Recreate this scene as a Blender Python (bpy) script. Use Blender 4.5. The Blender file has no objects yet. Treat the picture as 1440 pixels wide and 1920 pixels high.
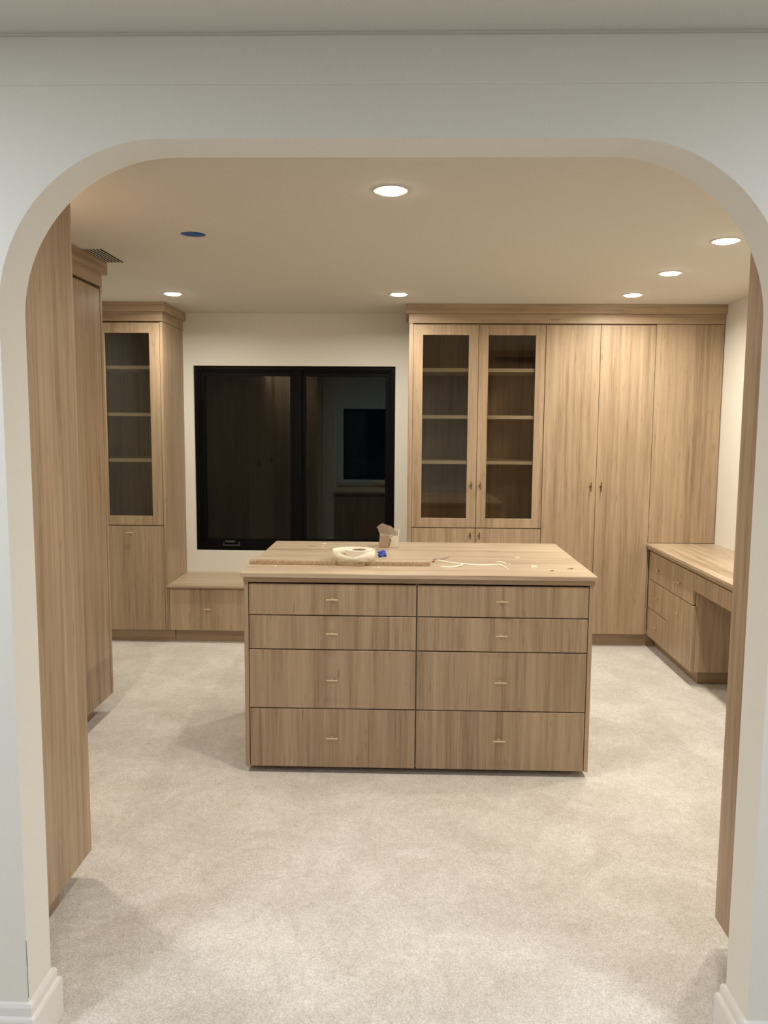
import bpy, bmesh, math, random
from mathutils import Vector, Matrix, noise
random.seed(7)
PI = math.pi
sc = bpy.context.scene
col = sc.collection

# ------------------------------------------------------------------ camera
cam_data = bpy.data.cameras.new('camera')
cam = bpy.data.objects.new('camera', cam_data); col.objects.link(cam)
F_PX = 1500.87
cam_data.sensor_fit = 'VERTICAL'; cam_data.sensor_height = 32.0
cam_data.lens = F_PX / 1920 * 32.0
cam_data.clip_start = 0.02; cam_data.clip_end = 60
Rv = Vector((0.99962657, 0.02641174, 0.00700984)); Uv = Vector((-0.00976048, 0.10550021, 0.99437138))
Fv = Vector((-0.02552354, 0.99406847, -0.1057186))
m = Matrix((Rv, Uv, -Fv)).transposed().to_4x4(); m.translation = Vector((0, 0, 1.557))
cam.matrix_world = m
sc.camera = cam

# ------------------------------------------------------------------ world: night outside
w = bpy.data.worlds.new('night'); sc.world = w; w.use_nodes = True
bg = w.node_tree.nodes['Background']; bg.inputs[0].default_value = (0.10, 0.14, 0.22, 1); bg.inputs[1].default_value = 0.01

# ------------------------------------------------------------------ exposure and lamp power
sc.view_settings.view_transform = 'Standard'; sc.view_settings.look = 'None'
sc.view_settings.exposure = 0.0; sc.view_settings.gamma = 1.0; sc.view_settings.use_curve_mapping = False
WARM = (1.0, 0.93, 0.80)
COOL = (0.85, 0.90, 1.0)
P_CLOSET = 10.6
P_NEAR = 18.0
CLOSET_LAMPS = [(-0.06, 2.97), (-1.50, 2.97), (1.43, 2.97), (-1.50, 5.22), (-0.05, 5.22), (1.43, 5.22), (1.43, 4.50), (1.43, 3.74)]
NEAR_LAMPS = [(-1.45, 0.85), (1.45, 0.85), (0.0, -0.6)]

# ------------------------------------------------------------------ materials
def new_mat(name):
    mt = bpy.data.materials.new(name); mt.use_nodes = True
    nt = mt.node_tree; b = nt.nodes['Principled BSDF']
    return mt, nt, b
def plain(name, rgb, rough=0.5, metal=0.0, spec=0.5, bump=0.0, bscale=200):
    mt, nt, b = new_mat(name)
    b.inputs['Base Color'].default_value = (*rgb, 1); b.inputs['Roughness'].default_value = rough
    b.inputs['Metallic'].default_value = metal; b.inputs['Specular IOR Level'].default_value = spec
    tc = nt.nodes.new('ShaderNodeTexCoord')
    nz = nt.nodes.new('ShaderNodeTexNoise'); nz.inputs['Scale'].default_value = bscale; nz.inputs['Detail'].default_value = 3
    nt.links.new(tc.outputs['Object'], nz.inputs['Vector'])
    if bump:
        bp = nt.nodes.new('ShaderNodeBump'); bp.inputs['Strength'].default_value = bump; bp.inputs['Distance'].default_value = 0.002
        nt.links.new(nz.outputs['Fac'], bp.inputs['Height']); nt.links.new(bp.outputs['Normal'], b.inputs['Normal'])
    mx = nt.nodes.new('ShaderNodeMix'); mx.data_type = 'RGBA'
    mx.inputs['A'].default_value = (*[c * .96 for c in rgb], 1); mx.inputs['B'].default_value = (*[min(1, c * 1.04) for c in rgb], 1)
    nt.links.new(nz.outputs['Fac'], mx.inputs['Factor']); nt.links.new(mx.outputs['Result'], b.inputs['Base Color'])
    return mt
def wood(name, axis, light=(0.465, 0.345, 0.228), dark=(0.265, 0.183, 0.113), rough=0.42):
    """laminate oak: broad boards' tone, mid streaks, fine grain and small dark flecks running along `axis`"""
    mt, nt, b = new_mat(name)
    N = nt.nodes.new; L = nt.links.new
    tc = N('ShaderNodeTexCoord'); oi = N('ShaderNodeObjectInfo')
    mul = N('ShaderNodeMath'); mul.operation = 'MULTIPLY'; mul.inputs[1].default_value = 37.0
    L(oi.outputs['Random'], mul.inputs[0])
    add = N('ShaderNodeVectorMath'); add.operation = 'ADD'
    L(tc.outputs['Object'], add.inputs[0]); L(mul.outputs[0], add.inputs[1])
    def streak(across, along, detail, dist=0.0):
        mp = N('ShaderNodeMapping'); s = [across] * 3; s['xyz'.index(axis)] = along
        mp.inputs['Scale'].default_value = s
        L(add.outputs[0], mp.inputs['Vector'])
        n = N('ShaderNodeTexNoise'); n.inputs['Scale'].default_value = 1; n.inputs['Detail'].default_value = detail
        n.inputs['Roughness'].default_value = .6; n.inputs['Distortion'].default_value = dist
        L(mp.outputs[0], n.inputs['Vector']); return n.outputs['Fac']
    a = streak(14, 0.55, 2); c = streak(46, 1.3, 4, .35); d = streak(230, 5, 3, .2); e = streak(90, 7, 2, .4)
    def math_(op, x, y):
        k = N('ShaderNodeMath'); k.operation = op
        for i, q in enumerate((x, y)):
            if isinstance(q, (int, float)): k.inputs[i].default_value = q
            else: L(q, k.inputs[i])
        return k.outputs[0]
    f = math_('ADD', math_('ADD', math_('MULTIPLY', a, .36), math_('MULTIPLY', c, .38)), math_('MULTIPLY', d, .26))
    cr = N('ShaderNodeValToRGB'); cr.color_ramp.elements[0].position = .37; cr.color_ramp.elements[1].position = .60
    cr.color_ramp.elements[0].color = (*dark, 1); cr.color_ramp.elements[1].color = (*light, 1)
    el = cr.color_ramp.elements.new(.49); el.color = tuple([.62 * l + .38 * k for l, k in zip(light, dark)] + [1])
    L(f, cr.inputs[0])
    fl = N('ShaderNodeValToRGB'); fl.color_ramp.elements[0].position = .64; fl.color_ramp.elements[1].position = .74
    fl.color_ramp.elements[0].color = (1, 1, 1, 1); fl.color_ramp.elements[1].color = (.72, .68, .62, 1)
    L(e, fl.inputs[0])
    mx = N('ShaderNodeMix'); mx.data_type = 'RGBA'; mx.blend_type = 'MULTIPLY'; mx.inputs['Factor'].default_value = 1
    L(cr.outputs[0], mx.inputs['A']); L(fl.outputs[0], mx.inputs['B'])
    L(mx.outputs['Result'], b.inputs['Base Color'])
    b.inputs['Roughness'].default_value = rough; b.inputs['Specular IOR Level'].default_value = .35
    bp = N('ShaderNodeBump'); bp.inputs['Strength'].default_value = .12; bp.inputs['Distance'].default_value = .001
    L(d, bp.inputs['Height']); L(bp.outputs[0], b.inputs['Normal'])
    return mt
WZ = wood('oak_upright_grain', 'z'); WX = wood('oak_grain_across', 'x'); WY = wood('oak_grain_in_depth', 'y')
WXT = wood('oak_top_grain_across', 'x', (0.58, 0.465, 0.335), (0.31, 0.225, 0.15), .38)
WYT = wood('oak_top_grain_in_depth', 'y', (0.58, 0.465, 0.335), (0.31, 0.225, 0.15), .38)
SHELF = plain('pale_shelf_board', (0.82, 0.75, 0.58), .5)
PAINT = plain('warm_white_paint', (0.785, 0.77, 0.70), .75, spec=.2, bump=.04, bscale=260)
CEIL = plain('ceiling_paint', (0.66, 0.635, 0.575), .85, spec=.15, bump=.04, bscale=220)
TRIM = plain('white_trim_paint', (0.80, 0.785, 0.75), .35, spec=.4)
BLACK = plain('black_window_frame', (0.0022, 0.0022, 0.0026), .4, spec=.12)
BRASS = plain('champagne_metal', (0.60, 0.48, 0.33), .45, metal=.6)
BRONZE = plain('dark_bronze_metal', (0.30, 0.22, 0.13), .4, metal=1.0)
ROSE = plain('dark_rose_metal', (0.13, 0.09, 0.05), .5, metal=.4)
DARK = plain('painted_recess_shade', (0.01, 0.008, 0.006), .9, spec=.05)  # near-black stands in for shade under the island and between vent slats
GREY = plain('grey_vent_metal', (0.55, 0.50, 0.43), .5)
BLUE = plain('blue_plastic', (0.0, 0.085, 0.33), .5)
TAPE = plain('cream_banding', (0.86, 0.79, 0.66), .5)
TAPE_SHADED = plain('cream_banding_shaded', (0.74, 0.68, 0.57), .6)  # same banding, darkened so its shade is in the colour
CARD = plain('kraft_cardboard', (0.40, 0.29, 0.20), .8, bump=.2, bscale=90)
CARDG = plain('grey_brown_card', (0.30, 0.235, 0.18), .8, bump=.3, bscale=60)
FOIL = plain('crumpled_white_paper', (0.74, 0.68, 0.56), .55, bump=.6, bscale=70)
BLUEF = plain('blue_film', (0.02, 0.06, 0.45), .45, bump=.5, bscale=90)
RED = plain('red_brown_scrap', (0.30, 0.08, 0.04), .6)
DARKCHIP = plain('brown_scrap', (0.20, 0.13, 0.07), .7)

def chip_board():
    mt, nt, b = new_mat('particle_board'); N = nt.nodes.new; L = nt.links.new
    tc = N('ShaderNodeTexCoord'); v = N('ShaderNodeTexVoronoi'); v.inputs['Scale'].default_value = 260
    L(tc.outputs['Object'], v.inputs['Vector'])
    cr = N('ShaderNodeValToRGB'); cr.color_ramp.elements[0].color = (.33, .22, .12, 1); cr.color_ramp.elements[1].color = (.62, .47, .30, 1)
    sp = N('ShaderNodeSeparateColor'); L(v.outputs['Color'], sp.inputs[0]); L(sp.outputs[0], cr.inputs[0]); L(cr.outputs[0], b.inputs['Base Color'])
    b.inputs['Roughness'].default_value = .85
    return mt
CHIP = chip_board()

def carpet():
    mt, nt, b = new_mat('cream_carpet'); N = nt.nodes.new; L = nt.links.new
    tc = N('ShaderNodeTexCoord')
    def nz(s, d, r=.6, dist=0):
        n = N('ShaderNodeTexNoise'); n.inputs['Scale'].default_value = s; n.inputs['Detail'].default_value = d
        n.inputs['Roughness'].default_value = r; n.inputs['Distortion'].default_value = dist
        L(tc.outputs['Object'], n.inputs['Vector']); return n.outputs['Fac']
    def ramp(f, p0, c0, p1, c1):
        r = N('ShaderNodeValToRGB'); r.color_ramp.elements[0].position = p0; r.color_ramp.elements[1].position = p1
        r.color_ramp.elements[0].color = (*c0, 1); r.color_ramp.elements[1].color = (*c1, 1); L(f, r.inputs[0]); return r.outputs[0]
    tuft = nz(190, 3, .8); mid = nz(30, 5, .75); nap = nz(3.2, 6, .68, .6)
    base = ramp(tuft, .30, (.60, .56, .51), .64, (.95, .915, .875))
    m1 = N('ShaderNodeMix'); m1.data_type = 'RGBA'; m1.blend_type = 'MULTIPLY'; m1.inputs['Factor'].default_value = 1
    L(base, m1.inputs['A']); L(ramp(mid, .35, (.89, .88, .87), .62, (1.0, 1.0, 1.0)), m1.inputs['B'])
    m2 = N('ShaderNodeMix'); m2.data_type = 'RGBA'; m2.blend_type = 'MULTIPLY'; m2.inputs['Factor'].default_value = 1
    L(m1.outputs['Result'], m2.inputs['A']); L(ramp(nap, .40, (.87, .85, .83), .60, (1.0, 1.0, 1.0)), m2.inputs['B'])
    L(m2.outputs['Result'], b.inputs['Base Color'])
    b.inputs['Roughness'].default_value = 1; b.inputs['Specular IOR Level'].default_value = .05
    b.inputs['Sheen Weight'].default_value = .15
    bp = N('ShaderNodeBump'); bp.inputs['Strength'].default_value = .7; bp.inputs['Distance'].default_value = .006
    L(tuft, bp.inputs['Height']); L(bp.outputs[0], b.inputs['Normal'])
    return mt
CARPET = carpet()

def glass(name, tint, dirt=0.0):
    mt = bpy.data.materials.new(name); mt.use_nodes = True; nt = mt.node_tree; nt.nodes.clear(); N = nt.nodes.new; L = nt.links.new
    o = N('ShaderNodeOutputMaterial'); t = N('ShaderNodeBsdfTransparent'); t.inputs[0].default_value = (*tint, 1)
    g = N('ShaderNodeBsdfGlossy'); g.inputs['Roughness'].default_value = .01; g.inputs[0].default_value = (.9, .93, .9, 1)
    fr = N('ShaderNodeFresnel'); fr.inputs[0].default_value = 1.45
    mx = N('ShaderNodeMixShader'); L(fr.outputs[0], mx.inputs[0]); L(t.outputs[0], mx.inputs[1]); L(g.outputs[0], mx.inputs[2])
    L(mx.outputs[0], o.inputs[0]); return mt
WINGLASS = glass('window_glass', (.9, .95, .92))
CABGLASS = glass('cabinet_glass', (.90, .87, .82))
def emit(name, rgb, s):
    mt = bpy.data.materials.new(name); mt.use_nodes = True; nt = mt.node_tree; b = nt.nodes['Principled BSDF']
    b.inputs['Base Color'].default_value = (.8, .8, .8, 1); b.inputs['Emission Color'].default_value = (*rgb, 1); b.inputs['Emission Strength'].default_value = s
    return mt
LENS = emit('lit_lens_warm', (1, .93, .84), 45); LENSC = emit('lit_lens_cool', (.9, .96, 1), 12)

# ------------------------------------------------------------------ helpers
def wpos(o):
    p = Vector((0, 0, 0))
    while o is not None: p += Vector(o.location); o = o.parent
    return p
def link(name, me, mat, parent, center):
    o = bpy.data.objects.new(name, me); col.objects.link(o)
    if mat is not None and not me.materials: me.materials.append(mat)
    if parent is not None:
        o.parent = parent; o.location = Vector(center) - wpos(parent)
    else: o.location = center
    return o
def thing(name, label, cat, loc, group=None):
    o = bpy.data.objects.new(name, None); col.objects.link(o); o.empty_display_size = .1
    o.location = loc; o['label'] = label; o['category'] = cat
    if group: o['group'] = group
    return o
def tag(o, label, cat, group=None):
    o['label'] = label; o['category'] = cat
    if group: o['group'] = group
    return o
def struct(o): o['kind'] = 'structure'; return o
def boxes(name, bl, mat, parent=None, bev=.0012):
    """one mesh from a list of (x0,x1,y0,y1,z0,z1) boxes given in world metres"""
    lo = [min(b[i] for b in bl) for i in (0, 2, 4)]; hi = [max(b[i] for b in bl) for i in (1, 3, 5)]
    c = Vector([(a + b) / 2 for a, b in zip(lo, hi)])
    bm = bmesh.new()
    for b in bl:
        r = bmesh.ops.create_cube(bm, size=1)
        s = Vector((b[1] - b[0], b[3] - b[2], b[5] - b[4])); k = Vector(((b[0] + b[1]) / 2, (b[2] + b[3]) / 2, (b[4] + b[5]) / 2)) - c
        for v in r['verts']: v.co = Vector((v.co.x * s.x, v.co.y * s.y, v.co.z * s.z)) + k
        if bev and min(s) > bev * 3:
            bmesh.ops.bevel(bm, geom=list({e for v in r['verts'] for e in v.link_edges}), offset=bev, segments=1, affect='EDGES', profile=.5)
    me = bpy.data.meshes.new(name); bm.to_mesh(me); bm.free()
    return link(name, me, mat, parent, c)
def box(name, x0, x1, y0, y1, z0, z1, mat, parent=None, bev=.0012):
    return boxes(name, [(x0, x1, y0, y1, z0, z1)], mat, parent, bev)
def finish(bm, name, mat, parent, center, smooth=None):
    me = bpy.data.meshes.new(name); bmesh.ops.recalc_face_normals(bm, faces=bm.faces); bm.to_mesh(me); bm.free()
    if smooth is not None:
        for p in me.polygons: p.use_smooth = True
        me.set_sharp_from_angle(angle=math.radians(smooth))
    return link(name, me, mat, parent, center)
def cyl(bm, r, p0, p1, n=14):
    p0 = Vector(p0); p1 = Vector(p1); d = p1 - p0
    rot = d.to_track_quat('Z', 'Y').to_matrix().to_4x4(); rot.translation = (p0 + p1) / 2
    bmesh.ops.create_cone(bm, cap_ends=True, segments=n, radius1=r, radius2=r, depth=d.length, matrix=rot)
def slab_with_holes(name, outer, holes, axis, d0, d1, mat, smooth=None):
    """flat slab: outline (and hole outlines) in a plane, extruded from d0 to d1 along axis ('y' or 'z')"""
    bm = bmesh.new()
    def P(a, b, d): return Vector((a, d, b)) if axis == 'y' else Vector((a, b, d))
    for loop in [outer] + holes:
        vs = [bm.verts.new(P(a, b, d0)) for a, b in loop]
        for i in range(len(vs)): bm.edges.new((vs[i], vs[(i + 1) % len(vs)]))
    bmesh.ops.triangle_fill(bm, edges=list(bm.edges), use_beauty=True)
    r = bmesh.ops.extrude_face_region(bm, geom=list(bm.faces))
    off = P(0, 0, d1) - P(0, 0, d0)
    for g in r['geom']:
        if isinstance(g, bmesh.types.BMVert): g.co += off
    return finish(bm, name, mat, None, (0, 0, 0), smooth)

# ------------------------------------------------------------------ room shell
XL, XR, YB, ZC = -2.19, 2.185, 6.11, 2.40
YA0, YA1 = 1.815, 1.94
NX, NY = 2.6, -2.2                      # the room the camera stands in
struct(box('floor', -NX - .1, NX + .1, NY - .1, YB + .2, -.08, 0, CARPET, bev=0))
HX, HY, HR = -.95, 3.64, .056
circ = [(HX + HR * math.cos(2 * PI * i / 40), HY + HR * math.sin(2 * PI * i / 40)) for i in range(40)]
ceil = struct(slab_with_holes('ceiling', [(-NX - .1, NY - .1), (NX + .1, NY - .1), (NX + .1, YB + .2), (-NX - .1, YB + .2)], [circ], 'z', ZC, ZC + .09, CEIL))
# arched wall between the two rooms
def arch_outline():
    L_, R_, T, r = -.916, .838, 2.181, .375
    pts = [(-NX - .1, 0), (L_, 0), (L_, T - r)]
    for i in range(1, 33): a = PI - PI / 2 * i / 32; pts.append((L_ + r + r * math.cos(a), T - r + r * math.sin(a)))
    for i in range(0, 33): a = PI / 2 - PI / 2 * i / 32; pts.append((R_ - r + r * math.cos(a), T - r + r * math.sin(a)))
    pts += [(R_, 0), (NX + .1, 0), (NX + .1, ZC), (-NX - .1, ZC)]
    return pts
struct(slab_with_holes('wall_front', arch_outline(), [], 'y', YA0, YA1, PAINT, 30))
struct(box('trim_1', -NX, NX, YA0 - .004, YA0, 2.293, 2.392, PAINT, bev=.001))
WX0, WX1, WZ0, WZ1 = -1.612, -.078, .595, 2.010
struct(slab_with_holes('wall_back', [(XL - .12, 0), (XR + .12, 0), (XR + .12, ZC), (XL - .12, ZC)], [[(WX0, WZ0), (WX1, WZ0), (WX1, WZ1), (WX0, WZ1)]], 'y', YB, YB + .15, PAINT))
struct(box('wall_left', XL - .12, XL, YA1, YB, 0, ZC, PAINT, bev=0))
struct(box('wall_right', XR, XR + .12, YA1, YB, 0, ZC, PAINT, bev=0))
struct(box('wall_near_left', -NX - .1, -NX, NY, YA0, 0, ZC, PAINT, bev=0))
struct(box('wall_near_right', NX, NX + .1, NY, YA0, 0, ZC, PAINT, bev=0))
VX0, VX1, VZ0, VZ1 = -1.12, -.33, .60, 1.88
struct(slab_with_holes('wall_near_back', [(-NX - .1, 0), (NX + .1, 0), (NX + .1, ZC), (-NX - .1, ZC)], [[(VX0, VZ0), (VX1, VZ0), (VX1, VZ1), (VX0, VZ1)]], 'y', NY - .1, NY, PAINT))

def skirting(name, path):
    """moulded baseboard swept along a plan path (mitred), outward = left of travel"""
    prof = [(0, 0), (.020, 0), (.020, .098), (.017, .104), (.011, .107), (.011, .128), (.007, .136), (0, .138)]
    bm = bmesh.new(); rings = []; n = len(path)
    for i, p in enumerate(path):
        p = Vector(p); dirs = []
        if i > 0: dirs.append((p - Vector(path[i - 1])).normalized())
        if i < n - 1: dirs.append((Vector(path[i + 1]) - p).normalized())
        ns = [Vector((-d.y, d.x)) for d in dirs]; nn = sum(ns, Vector((0, 0))).normalized(); k = 1 / max(.3, nn.dot(ns[0]))
        rings.append([bm.verts.new((p.x + nn.x * a * k, p.y + nn.y * a * k, z)) for a, z in prof])
    for i in range(n - 1):
        for j in range(len(prof) - 1): bm.faces.new((rings[i][j], rings[i + 1][j], rings[i + 1][j + 1], rings[i][j + 1]))
    bm.faces.new(rings[0]); bm.faces.new(list(reversed(rings[-1])))
    return struct(finish(bm, name, TRIM, None, (0, 0, 0)))
wf = bpy.data.objects['wall_front']
boxes('paint_crack', [(-.9166, -.9152, YA0 - .0004, YA0 + .0004, .150, .232), (-.9170, -.9150, YA0 - .0005, YA0 + .0004, .232, .262), (-.9168, -.9154, YA0 - .0004, YA0 + .0004, .262, .300)],
      plain('grey_crack', (.20, .19, .17), .9), wf, bev=0)
skirting('baseboard_left', [(-1.065, YA1), (-.916, YA1), (-.916, YA0), (-NX, YA0)])
skirting('baseboard_right', [(NX, YA0), (.838, YA0), (.838, YA1), (.95, YA1)])

# ------------------------------------------------------------------ window to the night
def build_window(name, x0, x1, z0, z1, y, sgn):
    """black two-sash window set in the wall; sgn=+1 looks towards +y"""
    def yb(a, b): return (y + a, y + b) if sgn > 0 else (y - b, y - a)
    ww = thing(name, '', '', ((x0 + x1) / 2, y, z0)); del ww['label']; del ww['category']; ww['kind'] = 'structure'
    def ring(n, a, b, c, d, t, tb, ya, yc, mat):
        u, v = yb(ya, yc)
        return boxes(n, [(a, a + t, u, v, c, d), (b - t, b, u, v, c, d), (a + t, b - t, u, v, d - t, d), (a + t, b - t, u, v, c, c + tb)], mat, ww)
    ring('window_frame', x0, x1, z0, z1, .030, .060, .022, .10, BLACK)
    ring('frame_step', x0 + .030, x1 - .030, z0 + .060, z1 - .030, .014, .012, .034, .10, BLACK)
    mid = (-.887 - .757) / 2
    u, v = yb(.028, .10)
    box('mullion', mid - .030, mid + .030, u, v, z0 + .06, z1 - .03, BLACK, ww)
    for a, b in ((x0 + .044, mid - .030), (mid + .030, x1 - .044)):
        ring('sash', a, b, z0 + .072, z1 - .044, .030, .014, .046, .085, BLACK)
        u, v = yb(.064, .070)
        box('pane', a + .028, b - .028, u, v, z0 + .084, z1 - .072, WINGLASS, ww, bev=0)
    return ww
win = build_window('window_1', WX0, WX1, WZ0, WZ1, YB, 1)
# folding crank on the left sash's sill
bm = bmesh.new()
for a, b, r in (((-1.405, YB + .012, .635), (-1.275, YB + .012, .635), .006), ((-1.405, YB + .012, .635), (-1.395, YB + .010, .660), .006),
                ((-1.275, YB + .012, .635), (-1.282, YB + .010, .662), .006), ((-1.385, YB + .010, .664), (-1.31, YB + .010, .664), .009)):
    cyl(bm, r, a, b)
finish(bm, 'crank_handle', plain('grey_crank', (.06, .06, .065), .35, metal=.6), win, wpos(win) * 0)
bpy.data.objects['crank_handle'].location = -wpos(win)
struct(boxes('trim_2', [(VX0 - .09, VX0, NY, NY + .02, VZ0 - .02, VZ1 + .09), (VX1, VX1 + .09, NY, NY + .02, VZ0 - .02, VZ1 + .09), (VX0, VX1, NY, NY + .02, VZ1, VZ1 + .09),
                        (VX0 - .13, VX1 + .13, NY, NY + .05, VZ0 - .05, VZ0 - .02), (VX0 - .09, VX1 + .09, NY, NY + .02, VZ0 - .15, VZ0 - .05)], TRIM))
w2 = thing('window_2', '', '', ((VX0 + VX1) / 2, NY, VZ0)); del w2['label']; del w2['category']; struct(w2)
boxes('window_frame', [(VX0, VX0 + .04, NY - .09, NY - .02, VZ0, VZ1), (VX1 - .04, VX1, NY - .09, NY - .02, VZ0, VZ1), (VX0 + .04, VX1 - .04, NY - .09, NY - .02, VZ1 - .04, VZ1), (VX0 + .04, VX1 - .04, NY - .09, NY - .02, VZ0, VZ0 + .04)], BLACK, w2)
box('pane', VX0 + .04, VX1 - .04, NY - .06, NY - .05, VZ0 + .04, VZ1 - .04, WINGLASS, w2, bev=0)

# ------------------------------------------------------------------ cabinet pieces
def pull(parent, x, y, z, bar, face, mat=BRASS, ln=.052, rose=.0085):
    """T-pull: round bar on one post with a small rose. bar in 'xyz', face = outward direction"""
    f = Vector(face); d = Vector([1 if c == bar else 0 for c in 'xyz'])
    bm = bmesh.new(); cyl(bm, rose, f * 0, f * .003, 16); nr = len(bm.faces); cyl(bm, .0036, f * .002, f * .024, 12)
    cyl(bm, .0040, f * .024 - d * ln / 2, f * .024 + d * ln / 2, 12)
    o = finish(bm, 'handle', mat, parent, (x, y, z), 35); o.data.materials.append(ROSE)
    for p in o.data.polygons[:nr]: p.material_index = 1
    return o
def glass_door(parent, x0, x1, z0, z1, y, t=.020, s=.066, top=.070, bot=.066):
    d = boxes('door', [(x0, x0 + s, y, y + t, z0, z1), (x1 - s, x1, y, y + t, z0, z1), (x0 + s, x1 - s, y, y + t, z1 - top, z1), (x0 + s, x1 - s, y, y + t, z0, z0 + bot)], WZ, parent)
    box('pane', x0 + s - .006, x1 - s + .006, y + .011, y + .015, z0 + bot - .006, z1 - top + .006, CABGLASS, d, bev=0)
    return d
G = .0018                               # half of the gap between two fronts
T = .019                                # board thickness
def carcass(t, x0, x1, y0, y1, z0, z1, front='y', back=True, mid=()):
    """sides, bottom, top and back boards of a cabinet open towards `front`"""
    if front == 'y':
        box('side_panel', x0, x0 + T, y0, y1, z0, z1, WZ, t); box('side_panel', x1 - T, x1, y0, y1, z0, z1, WZ, t)
        box('bottom_panel', x0 + T, x1 - T, y0, y1, z0, z0 + T, WX, t); box('top_panel', x0 + T, x1 - T, y0, y1, z1 - T, z1, WX, t)
        if back: box('back_panel', x0 + T, x1 - T, y1 - .008, y1 - .001, z0 + T, z1 - T, WZ, t)
    else:
        box('side_panel', x0, x1, y0, y0 + T, z0, z1, WZ, t); box('side_panel', x0, x1, y1 - T, y1, z0, z1, WZ, t)
        box('bottom_panel', x0, x1, y0 + T, y1 - T, z0, z0 + T, WY, t); box('top_panel', x0, x1, y0 + T, y1 - T, z1 - T, z1, WY, t)

KZ = .095                               # underside of the cabinets
DT = 2.262                              # top of the tall doors
YR = 5.64; D = .020                     # door faces of the right bank; door thickness

# --- glass display cabinet right of the window
t = thing('display_cabinet', 'oak cabinet with two glass doors, between window and plain tall wardrobe doors', 'cabinet', (.495, YR, 0))
x0, x1 = .020, .9635
carcass(t, x0, x1, YR + D + .001, YB - .001, KZ, ZC - .13)
box('face_strip', x0, .0495, YR + .001, YR + D, KZ, 2.27, WZ, t)
box('divider', x0 + T, x1 - T, YR + D + .001, YB - .01, .838, .858, WX, t)
box('center_panel', .493, .512, YR + D + .03, YB - .01, .858, 2.251, WZ, t)
for zz in (1.955, 1.630, 1.312):
    for a, b in ((x0 + T, .493), (.512, x1 - T)): box('shelf', a, b, YR + D + .003, YB - .012, zz - .013, zz + .012, SHELF, t)
for a, b, hx in ((.051, .5015, .466), (.505, .962, .530)):
    d = glass_door(t, a, b, .852, DT, YR); pull(d, hx, YR, 1.150, 'z', (0, -1, 0), BRONZE)
    d = box('door', a, b, YR, YR + D, KZ, .845, WZ, t); pull(d, hx, YR, .795, 'z', (0, -1, 0), BRONZE)
box('toe_kick', x0 + .01, x1, YR + .062, YR + .080, .001, KZ, WX, t)
# --- tall two-door wardrobe
t = thing('wardrobe', 'tall oak wardrobe with two plain full-height doors, right of the glass-door cabinet', 'wardrobe', (1.34, YR, 0))
carcass(t, .965, 1.7165, YR + D + .001, YB - .001, KZ, ZC - .13)
for a, b, hx in ((.966, 1.3385, 1.303), (1.3415, 1.7165, 1.374)):
    d = box('door', a, b, YR, YR + D, KZ, DT, WZ, t); pull(d, hx, YR, 1.150, 'z', (0, -1, 0), BRONZE, .065)
box('toe_kick', .9645, 1.828, YR + .062, YR + .080, .001, KZ, WX, t)
# --- corner cabinet over the desk
t = thing('corner_cabinet', 'oak corner cabinet with one plain handleless front standing above the desk top', 'cabinet', (1.95, YR, 0))
carcass(t, 1.718, XR - .001, YR + D + .001, YB - .001, KZ, ZC - .13)
box('door', 1.7195, XR - .006, YR, YR + D, .756, DT + .006, WZ, t)
box('filler_panel', 1.7395, XR - .006, YR + .002, YR + D, KZ, .752, WZ, t)
# --- crown along the right bank
t = thing('crown_moulding', 'stepped oak crown along the top of the wardrobes right of the window', 'moulding', (1.1, YR, 2.27))
boxes('frieze', [(.019, XR - .001, YR - .002, YR + .018, 2.272, 2.337), (.018, .0185, YR, YB, 2.272, 2.337)], WX, t)
boxes('cornice', [(-.004, XR - .001, YR - .026, YB - .001, 2.337, ZC - .001)], WX, t)

# --- narrow glass cabinet left of the window
YL = 5.59
t = thing('display_cabinet', 'narrow oak cabinet with a single glass door, standing left of the black window', 'cabinet', (-1.94, YL, 0))
x0, x1 = XL + .002, -1.687
carcass(t, x0, x1, YL + D + .001, YB - .001, KZ, ZC - .13)
box('face_strip', -1.7055, x1, YL + .001, YL + D, KZ, 2.268, WZ, t)
box('divider', x0 + T, x1 - T, YL + D + .001, YB - .01, .838, .858, WX, t)
for zz in (1.958, 1.632, 1.311): box('shelf', x0 + T, x1 - T, YL + D + .003, YB - .012, zz - .012, zz + .012, SHELF, t)
d = glass_door(t, -2.163, -1.708, .852, DT, YL, s=.072)
d = box('door', -2.163, -1.708, YL, YL + D, KZ, .845, WZ, t); pull(d, -1.941, YL, .800, 'x', (0, -1, 0))
box('toe_kick', x0, -1.655, YL + .055, YL + .073, .001, KZ, WX, t)
boxes('frieze', [(x0, x1 + .004, YL - .004, YL + .016, 2.272, 2.337), (x1 - .014, x1 + .004, YL + .016, YB - .001, 2.272, 2.337)], WX, t)
box('cornice', x0, x1 + .026, YL - .026, YB - .001, 2.337, ZC - .001, WX, t)

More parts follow.
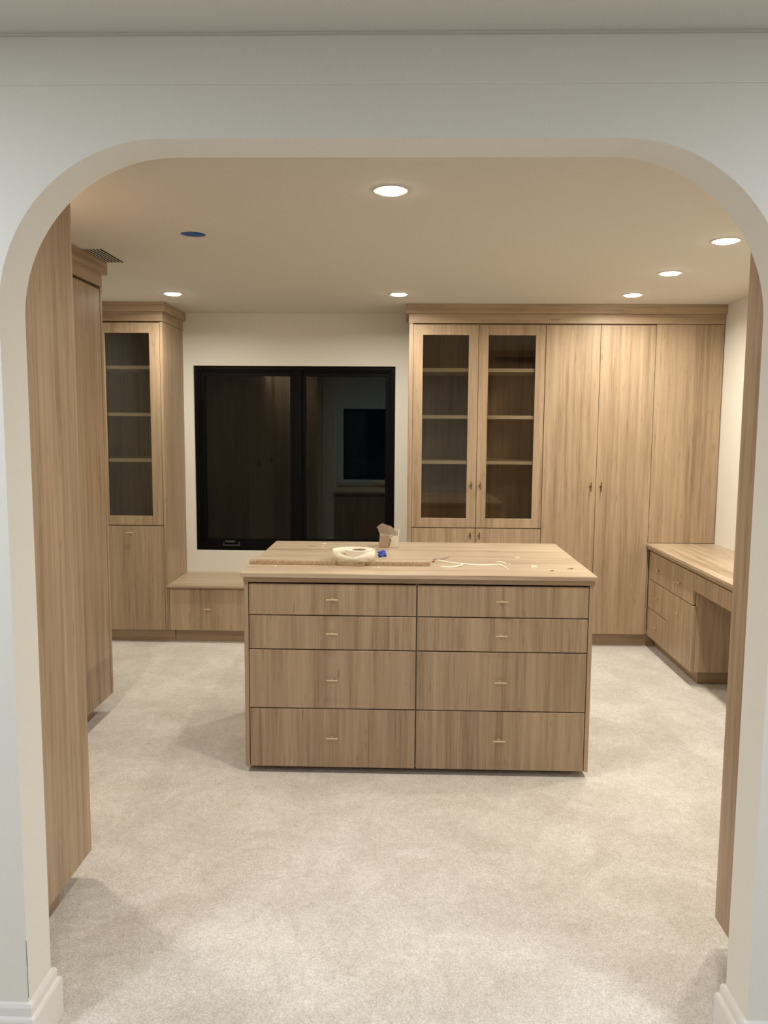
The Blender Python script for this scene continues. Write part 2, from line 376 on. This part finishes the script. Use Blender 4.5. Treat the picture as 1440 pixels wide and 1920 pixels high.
# --- window bench
t = thing('window_bench', 'low oak bench with drawers under the black window', 'bench', (-.83, YL, 0))
bx0, bx1 = -1.685, .018
box('side_panel', bx0, bx0 + .008, YL + .001, YB - .001, KZ, .398, WZ, t); box('side_panel', bx1 - .015, bx1, YL + .001, YB - .001, KZ, .398, WZ, t)
box('bottom_panel', bx0 + .008, bx1 - .015, YL + D, YB - .001, KZ, KZ + T, WX, t)
box('seat_board', bx0, bx1, YL - .022, YB - .001, .410, .426, WXT, t)
box('edge_strip', bx0, bx1, YL - .012, YB - .001, .3985, .4095, WX, t)
n = 3; xs = [bx0 + .009 + i * (bx1 - .016 - bx0 - .009) / n for i in range(n + 1)]
for i in range(n):
    d = box('drawer', xs[i] + G, xs[i + 1] - G, YL, YL + D, KZ, .394, WZ, t); pull(d, (xs[i] + xs[i + 1]) / 2, YL, .252, 'x', (0, -1, 0))
box('toe_kick', -1.654, bx1, YL + .065, YL + .083, .001, KZ, WX, t)

# --- wardrobes along the left wall, doors facing the room
XP = -1.59
for ya, yb_, lab in ((3.300, 4.232, 'oak wardrobe set back against left wall, nearer to the narrow glass-door cabinet'),
                     (2.608, 3.298, 'oak wardrobe set back against left wall, directly behind the protruding tall cabinet')):
    t = thing('wardrobe', lab, 'wardrobe', (XP - .3, (ya + yb_) / 2, 0), 'wardrobes set back along the left wall')
    carcass(t, XL + .001, XP - D - .001, ya, yb_, KZ, ZC - .13, 'x')
    far = ya > 3
    ye = yb_ - (.030 if far else 0)
    if far: box('face_strip', XP - D, XP + .001, yb_ - .026, yb_, KZ, 2.2705, WZ, t)
    mid = (ya + ye) / 2
    for a, b, hy in ((ya + G, mid - G, mid - .035), (mid + G, ye - G, mid + .035)):
        d = box('door', XP - D, XP, a, b, KZ, DT - .008, WZ, t); pull(d, XP, hy, 1.15, 'z', (1, 0, 0), BRONZE, .065)
    box('toe_kick', XP - .083, XP - .065, ya, yb_ - (.12 if far else 0), .001, KZ, WY, t)
t = thing('crown_moulding', 'stepped oak crown over the recessed wardrobes, beside the ceiling vent', 'moulding', (XP - .2, 3.4, 2.27))
boxes('frieze', [(XP - .018, XP + .002, 2.608, 4.234, 2.2715, 2.334), (XL + .001, XP - .018, 4.216, 4.234, 2.272, 2.334)], WY, t)
box('cornice', XL + .001, XP + .024, 2.608, 4.258, 2.334, ZC - .001, WY, t)

# --- protruding tall cabinet just inside the arch, left
X1 = -1.07
t = thing('tall_cabinet', 'tall protruding oak cabinet just inside the arch on the left', 'cabinet', (-1.6, 2.27, 0))
carcass(t, XL + .001, X1 - D - .001, YA1 + .001, 2.603, KZ, ZC - .13, 'x')
ym = 2.27
box('door', X1 - D, X1, YA1 + .020, 2.603, KZ, DT, WZ, t)
box('toe_kick', X1 - .060, X1 - .045, YA1 + .02, 2.44, .001, KZ, WY, t)
box('frieze', X1 - .018, X1 + .002, YA1 + .001, 2.604, 2.272, 2.334, WY, t)
box('cornice', XL + .001, X1 + .002, YA1 + .001, 2.604, 2.334, ZC - .001, WY, t)
# --- tall cabinet just inside the arch, right
X2 = .953
t = thing('tall_cabinet', 'tall oak cabinet just inside the arch on the right, seen as a narrow strip', 'cabinet', (1.5, 2.13, 0))
carcass(t, X2 + D + .001, XR - .001, YA1 + .001, 2.310, .085, ZC - .13, 'x')
box('door', X2, X2 + D, YA1 + .020, 2.311, .085, DT, WZ, t)
box('toe_kick', X2 + .09, X2 + .108, YA1 + .02, 2.22, .001, .085, WY, t)
box('frieze', X2 - .002, X2 + .018, YA1 + .001, 2.312, 2.272, 2.334, WY, t)
box('cornice', X2 - .002, XR - .001, YA1 + .001, 2.312, 2.334, ZC - .001, WY, t)

# --- desk along the right wall
XD = 1.735; YE = 3.55
t = thing('desk', 'oak desk top with an apron running along the right wall below the corner cabinet', 'desk', (1.95, 4.6, .70))
box('top_board', 1.706, XR - .001, YE, YR - .001, .735, .754, WYT, t)
box('edge_strip', 1.716, XR - .001, YE + .01, YR - .001, .7145, .7345, WY, t)
box('apron', XD, XD + D, YE + .022, 4.770, .595, .700, WZ, t)
box('apron_rail', XD + .03, XD + .05, YE + .022, 4.750, .60, .714, WY, t)
box('end_panel', XD - .01, XR - .001, YE, YE + T, .001, .714, WZ, t)
t = thing('desk_pedestal', 'oak drawer pedestal under the far end of the desk', 'cabinet', (1.95, 5.2, 0))
y0, y1 = 4.755, YR - .001
carcass(t, XD + D + .001, XR - .001, y0, y1, KZ, .713, 'x')
ysp = 5.215
for a, b, z0, z1, hz in ((ysp + G, y1 - .004, .504, .700, .600), (ysp + G, y1 - .004, .300, .4985, .402), (ysp + G, y1 - .004, KZ, .2945, .192),
                         (4.776, ysp - G, .504, .700, .598)):
    d = box('drawer', XD, XD + D, a, b, z0, z1, WZ, t); pull(d, XD, (a + b) / 2, hz, 'y', (-1, 0, 0), ln=.070, rose=.005)
d = box('door', XD, XD + D, 4.757, ysp - G, KZ, .4985, WZ, t); pull(d, XD, 5.01, .392, 'y', (-1, 0, 0), ln=.070, rose=.005)
box('toe_kick', XD + .075, XD + .093, y0 + .10, y1 + .06, .001, KZ, WY, t)
box('toe_kick', XD + .075, XR - .002, y0 + .082, y0 + .10, .001, KZ, WX, t)

# ------------------------------------------------------------------ island
t = thing('dresser_island', 'freestanding oak drawer island in the middle of the carpet', 'island', (.06, 3.95, 0))
F = 3.461; BK = 4.430
box('side_panel', -.706, -.687, F, BK, .028, .8735, WZ, t); box('side_panel', .812, .830, F, BK, .028, .8735, WZ, t)
box('divider', .050, .069, F + D + .002, BK - T, .028, .8735, WZ, t)
box('back_panel', -.687, .812, BK - T, BK, .028, .8735, WZ, t)
box('bottom_panel', -.687, .812, F + D + .001, BK - T, .028, .046, WX, t)
box('plinth', -.64, .765, F + .07, BK - .06, .0005, .028, DARK, t)  # near-black colour paints the shadow beneath the island
box('edge_strip', -.7085, .834, F - .002, BK + .004, .874, .8955, WX, t)
box('top_board', -.719, .843, F - .012, BK + .018, .896, .915, WXT, t)
cx = (.0575 + .0605) / 2
cols = ((-.6845, .0565, -.314), (.0605, .8095, .430))
rows = ((.7280, .8660, .801), (.5735, .7230, .648), (.3035, .5685, .438), (.030, .2985, .171))
for a, b, hx in cols:
    for z0, z1, hz in rows:
        d = box('drawer', a + .001, b - .001, F, F + D, z0, z1, WZ, t); pull(d, hx, F, hz, 'x', (0, -1, 0))

# ------------------------------------------------------------------ things lying on the island
ZT = .915
tag(boxes('board_offcut', [(-.722, .121, 3.677, 3.797, ZT + .0002, ZT + .018)], CHIP), 'long narrow particle-board offcut lying along the front of the island top', 'board')
o = bpy.data.objects['board_offcut']; o.data.materials.append(WXT)
for p in o.data.polygons:
    if p.normal.z > .9: p.material_index = 1
# roll of banding
RC = Vector((-.212, 3.735, ZT + .0185))
t = thing('banding_roll', 'cream roll of edge banding with a loose outer turn, resting on the offcut board', 'roll', RC)
def ring_mesh(name, r0, r1, h, mat, parent, c, n=48):
    bm = bmesh.new(); rows_ = []
    for r, z in ((r0, 0), (r1, 0), (r1, h), (r0, h)):
        rows_.append([bm.verts.new((r * math.cos(2 * PI * i / n), r * math.sin(2 * PI * i / n), z)) for i in range(n)])
    for k in range(4):
        A, B = rows_[k], rows_[(k + 1) % 4]
        for i in range(n): bm.faces.new((A[i], A[(i + 1) % n], B[(i + 1) % n], B[i]))
    return finish(bm, name, mat, parent, c, 30)
for k, (r0, r1) in enumerate(((.034, .045), (.0455, .055), (.0555, .064))):
    ring_mesh('wound_layer', r0, r1, .047 + .0006 * k, TAPE if k != 1 else TAPE_SHADED, t, RC)
ring_mesh('core', .030, .0335, .045, CARD, t, RC)
def ribbon(name, pts, mat, parent, th=.0007):
    """pts: list of (bottom, top) world points"""
    bm = bmesh.new(); c = wpos(parent)
    A = [bm.verts.new(Vector(a) - c) for a, b in pts]; B = [bm.verts.new(Vector(b) - c) for a, b in pts]
    for i in range(len(A) - 1): bm.faces.new((A[i], A[i + 1], B[i + 1], B[i]))
    o = finish(bm, name, mat, parent, c, 60)
    md = o.modifiers.new('thickness', 'SOLIDIFY'); md.thickness = th; md.offset = 0
    return o
LC = Vector((-.236, 3.722))
def loop_pt(a, dr, z): return (LC.x + (.100 + dr) * math.cos(a), LC.y + (.090 + dr) * math.sin(a), RC.z + z)
# back of the loose turn
ribbon('loose_turn', [(loop_pt(a, 0, .001), loop_pt(a, 0, .049)) for a in [math.radians(-35 + i * 5) for i in range(0, 51)]], TAPE, t)
# two front ends that pinch towards each other, and the fold below them
L1 = []; L2 = []
for i in range(15):
    k = i / 14; q = max(0, (k - .12) / .88)
    zb, zt = .0005 + .0215 * q, .049 - .0250 * q
    dr = .010 * q * q
    L1.append((loop_pt(math.radians(215 + k * 56), dr, zb), loop_pt(math.radians(215 + k * 56), dr * .8, zt)))
    L2.append((loop_pt(math.radians(-35 - k * 56), dr, zb), loop_pt(math.radians(-35 - k * 56), dr * .8, zt)))
ribbon('pinched_end', L1, TAPE, t); ribbon('pinched_end', L2, TAPE, t)
fr = []
for i in range(21):
    k = (i / 20) * 2 - 1; a = math.radians(270 + k * 48)
    fr.append((loop_pt(a, -.006 * (1 - k * k), .0004), loop_pt(a, .0105 * (1 - k * k), .0015 + .0215 * (1 - abs(k)))))
ribbon('lower_fold', fr, TAPE_SHADED, t)  # darker banding colour puts shade into the fold

# torn little box
BC = Vector((-.083, 4.285, ZT))
t = thing('cardboard_box', 'small torn cardboard box with a ragged flap at the back of the island top', 'box', BC)
bw, bd, bh = .050, .046, .066
def poly_sheet(name, pts, mat, parent, c, th=.0016):
    bm = bmesh.new(); vs = [bm.verts.new(p) for p in pts]; bm.faces.new(vs)
    bmesh.ops.triangulate(bm, faces=list(bm.faces))
    o = finish(bm, name, mat, parent, c); md = o.modifiers.new('thickness', 'SOLIDIFY'); md.thickness = th; md.offset = 0
    return o
poly_sheet('front_panel', [(-bw, -bd, .001), (.002, -bd, .001), (.004, -bd, bh), (-.044, -bd, bh), (-.042, -bd, .052), (-.050, -bd, .035)], CARD, t, BC)
poly_sheet('wrapping', [(.004, -bd - .003, .001), (.016, -bd - .006, .02), (.006, -bd - .003, .024), (.020, -bd - .006, .034), (.010, -bd - .002, .05), (.022, -bd - .006, .062), (.050, -bd, .066), (.052, -bd, .03), (.048, -bd, .001)], FOIL, t, BC)
poly_sheet('side_panel', [(bw, -bd, .001), (bw, bd, .001), (bw + .006, bd, .088), (bw + .004, 0, .082), (bw + .002, -bd, .066)], FOIL, t, BC)
poly_sheet('side_panel', [(-bw, -bd, .001), (-bw, bd, .001), (-bw, bd, .06), (-.046, -bd, .06)], CARD, t, BC)
poly_sheet('back_panel', [(-bw, bd, .001), (bw, bd, .001), (bw + .006, bd, .09), (.02, bd, .09), (-bw, bd, .065)], FOIL, t, BC)
poly_sheet('base_panel', [(-bw, -bd, .0012), (bw, -bd, .0012), (bw, bd, .0012), (-bw, bd, .0012)], CARD, t, BC)
poly_sheet('torn_flap', [(-.030, -.040, .070), (-.052, -.046, .079), (-.054, -.048, .090), (-.058, -.050, .104), (-.066, -.050, .106), (-.058, -.050, .114), (-.050, -.048, .122), (-.036, -.044, .130), (-.024, -.040, .127),
                         (-.008, -.034, .119), (.008, -.026, .115), (.022, -.02, .104), (.030, -.012, .092), (.046, -.010, .078), (.034, -.022, .069), (.010, -.032, .068)], CARDG, t, BC)

def lump(name, loc, r, sq, mat, seed, label, cat, amp=.45):
    bm = bmesh.new(); bmesh.ops.create_icosphere(bm, subdivisions=3, radius=r)
    for v in bm.verts:
        n = noise.noise(v.co * (1.6 / r) + Vector((seed, 0, 0))); v.co *= 1 + amp * n * 1.6
        v.co = Vector((v.co.x * sq[0], v.co.y * sq[1], v.co.z * sq[2]))
    zmin = min(v.co.z for v in bm.verts)
    for v in bm.verts: v.co.z -= zmin
    return tag(finish(bm, name, mat, None, loc), label, cat)
lump('film_scrap', (-.110, 3.905, ZT), .021, (1.15, .8, .75), BLUEF, 3, 'crumpled blue plastic film scrap beside the banding roll', 'scrap', .38)
lump('plastic_cap', (.142, 3.79, ZT), .0055, (1.1, 1, .7), RED, 5, 'tiny red-brown scrap at the right end of the offcut board', 'scrap', .3)

def strip(name, pts, wdt, mat, label, rise=0.0):
    """thin curled edge-banding strip standing slightly on edge"""
    P = [Vector((x, y, ZT + .0006 + z)) for x, y, z in pts]
    Q = []
    for i in range(len(P) - 1):
        for k in range(6):
            s = k / 6; p0 = P[max(i - 1, 0)]; p1 = P[i]; p2 = P[i + 1]; p3 = P[min(i + 2, len(P) - 1)]
            Q.append(.5 * ((2 * p1) + (p2 - p0) * s + (2 * p0 - 5 * p1 + 4 * p2 - p3) * s * s + (3 * p1 - p0 - 3 * p2 + p3) * s ** 3))
    Q.append(P[-1]); c = Q[0].copy(); bm = bmesh.new(); A = []; B = []
    for i, q in enumerate(Q):
        d = (Q[min(i + 1, len(Q) - 1)] - Q[max(i - 1, 0)]).normalized(); sd = Vector((-d.y, d.x, 0))
        tp = min(1, .35 + 4 * min(i, len(Q) - 1 - i) / len(Q))
        q = Vector((q.x, q.y, max(q.z, ZT + .0007)))
        A.append(bm.verts.new(q - sd * wdt * .5 * tp - c)); B.append(bm.verts.new(q + sd * wdt * .35 * tp + Vector((0, 0, wdt * .75 * tp)) - c))
    for i in range(len(A) - 1): bm.faces.new((A[i], A[i + 1], B[i + 1], B[i]))
    o = finish(bm, name, mat, None, c, 60); md = o.modifiers.new('thickness', 'SOLIDIFY'); md.thickness = .0008; md.offset = 1
    return tag(o, label, 'strip')
strip('banding_strip', [(.135, 3.887, .002), (.171, 3.832, 0), (.212, 3.771, .001), (.282, 3.725, .002), (.346, 3.691, .003), (.421, 3.713, .002), (.450, 3.705, .004), (.476, 3.603, .0)], .006, TAPE, 'longest cream banding strip, running right across the island top')
strip('banding_strip', [(.165, 3.655, 0), (.210, 3.640, 0), (.254, 3.667, .002), (.288, 3.726, .006)], .0055, TAPE, 'short cream banding strip in front, branching off the longest strip')
strip('banding_strip', [(.138, 3.860, .001), (.172, 3.851, .003), (.195, 3.880, .004), (.225, 3.950, 0)], .0075, CARD, 'short brownish banding strip at the left end of the longest strip')
strip('banding_strip', [(.440, 3.800, 0), (.462, 3.785, .002), (.486, 3.752, .0)], .0055, TAPE, 'short cream sliver behind the tip of the longest strip')
def chip(loc, pts, mat, label, h=.004):
    bm = bmesh.new(); a = [bm.verts.new((x, y, 0)) for x, y in pts]; f = bm.faces.new(a)
    r = bmesh.ops.extrude_face_region(bm, geom=[f])
    for i, g in enumerate([g for g in r['geom'] if isinstance(g, bmesh.types.BMVert)]): g.co.z += h * (.4 + .6 * (i % 3) / 2); g.co.x *= .8; g.co.y *= .8
    return tag(finish(bm, 'wood_chip' if mat in (DARKCHIP,) else 'paper_chip', mat, None, (loc[0], loc[1], ZT + .0001)), label, 'scrap')
tri = [(-.014, -.007), (.014, -.009), (.010, .004), (-.002, .006), (-.006, .016), (-.014, .006)]
chip((.605, 3.69), tri, TAPE, 'white crumpled chip near the right side of the island top', .007)
chip((.667, 3.588), [(-.009, -.003), (.008, -.005), (.011, .002), (-.007, .004)], DARKCHIP, 'dark brown sliver near the front right corner of the island top')
chip((.762, 3.642), [(-.017, -.004), (.014, .001), (.016, .007), (-.004, .005)], DARKCHIP, 'brown sliver nearest the right edge of the island top')
chip((.563, 3.957), [(-.012, -.003), (.010, -.008), (.014, .006), (-.008, .009)], TAPE, 'flat cream chip behind the banding strips on the island top', .0015)
chip((.500, 3.765), [(-.004, -.003), (.004, -.003), (.004, .004), (-.003, .004)], TAPE, 'tiny cream crumb right of the short sliver on the island top')
chip((-.440, 4.352), [(-.011, -.008), (.012, -.003), (.010, .006), (-.010, .003)], TAPE, 'pale chip near the back edge of the island top, behind the banding roll')
chip((-.434, 4.240), [(-.005, -.004), (.005, -.005), (.004, .005), (-.004, .004)], TAPE, 'tiny pale crumb just in front of the pale chip near the back edge')
chip((-.591, 3.632), [(-.005, -.006), (.005, -.004), (.003, .006), (-.004, .004)], TAPE, 'tiny white crumb in front of the left end of the offcut board')
chip((-.116, 3.625), [(-.004, -.004), (.005, -.004), (.003, .005), (-.004, .004)], TAPE, 'tiny white crumb in front of the offcut board, right of the banding roll')
chip((-.497, 4.264), [(-.027, -.003), (.024, -.006), (.026, .001), (-.024, .004)], DARKCHIP, 'thin dark sliver towards the back left corner of the island top', .0015)

# ------------------------------------------------------------------ ceiling fittings
def downlight(x, y, lens, rgb, power, label, group, k=1.0):
    t = thing('recessed_downlight', label, 'ceiling light', (x, y, ZC), group)
    ring_mesh('trim_ring', .050 * k, .062 * k, .004, TRIM, t, (x, y, ZC - .0042), 40)
    bm = bmesh.new(); n = 40; rows_ = []
    for r, z in ((.0498, .0), (.049, -.005), (.044, -.0085), (.030, -.0105), (.012, -.0115)):
        rows_.append([bm.verts.new((k * r * math.cos(2 * PI * i / n), k * r * math.sin(2 * PI * i / n), z)) for i in range(n)])
    for A, B in zip(rows_, rows_[1:]):
        for i in range(n): bm.faces.new((A[i], A[(i + 1) % n], B[(i + 1) % n], B[i]))
    bm.faces.new(rows_[-1])
    finish(bm, 'lens', lens, t, (x, y, ZC - .0005), 40)
    ld = bpy.data.lights.new('lamp', 'AREA'); ld.shape = 'DISK'; ld.size = .095 * k; ld.energy = power; ld.color = rgb; ld.spread = math.radians(180 if k > 1 else 165)
    lo = bpy.data.objects.new('lamp', ld); col.objects.link(lo); lo.parent = t; lo.location = (0, 0, -.014)
    return t
labs = ['lit round downlight nearest the arch, at the middle of the ceiling', 'lit round downlight hidden above the left side by the protruding cabinet', 'lit round downlight hidden by the arch at the near right',
        'lit round downlight in front of the narrow glass cabinet on the left', 'lit round downlight in front of the window, beside the right crown moulding',
        'farthest of the three lit downlights over the desk side', 'middle of the three lit downlights over the desk side', 'nearest of the three lit downlights over the desk side']
for (x, y), lb in zip(CLOSET_LAMPS, labs): downlight(x, y, LENS, WARM, P_CLOSET, lb, 'recessed downlights in the closet ceiling')
for q, (x, y) in enumerate(NEAR_LAMPS):
    downlight(x, y, LENSC, COOL, P_NEAR, 'wide cool flush light in the room before the arch, %s' % ('left', 'right', 'middle')[q], 'cool downlights before the arch', 2.6)
# open cut-out with a blue box inside
t = thing('ceiling_junction_box', 'blue round electrical box inside an open hole in the ceiling', 'electrical box', (HX, HY, ZC + .03))
ring_mesh('rim', HR - .003, HR - .0005, .050, BLUE, t, (HX, HY, ZC + .012), 40)
ring_mesh('lug', .004, .012, .004, BLUE, t, (HX + .02, HY - .01, ZC + .001), 16)
bm = bmesh.new(); bmesh.ops.create_cone(bm, cap_ends=True, segments=40, radius1=HR - .0008, radius2=HR - .0008, depth=.004)
finish(bm, 'cap', BLUE, t, (HX, HY, ZC + .006))
# vent
VXa, VXb, VYa, VYb = -1.592, -1.470, 3.925, 4.245
t = thing('ceiling_vent', 'slotted rectangular air vent in the ceiling beside the left crown', 'vent', ((VXa + VXb) / 2, (VYa + VYb) / 2, ZC))
f = .012
boxes('frame', [(VXa - f, VXa, VYa - f, VYb + f, ZC - .0022, ZC - .0003), (VXb, VXb + f, VYa - f, VYb + f, ZC - .0022, ZC - .0003), (VXa, VXb, VYa - f, VYa, ZC - .0022, ZC - .0003), (VXa, VXb, VYb, VYb + f, ZC - .0022, ZC - .0003)], CEIL, t, bev=0)
box('backing', VXa, VXb, VYa, VYb, ZC - .0008, ZC - .0002, DARK, t, bev=0)  # near-black sheet paints the shade inside the slots
ns = 7
for i in range(1, ns):
    xx = VXa + (VXb - VXa) * i / ns; box('slat', xx - .0029, xx + .0029, VYa, VYb, ZC - .0020, ZC - .0009, CEIL, t, bev=0)
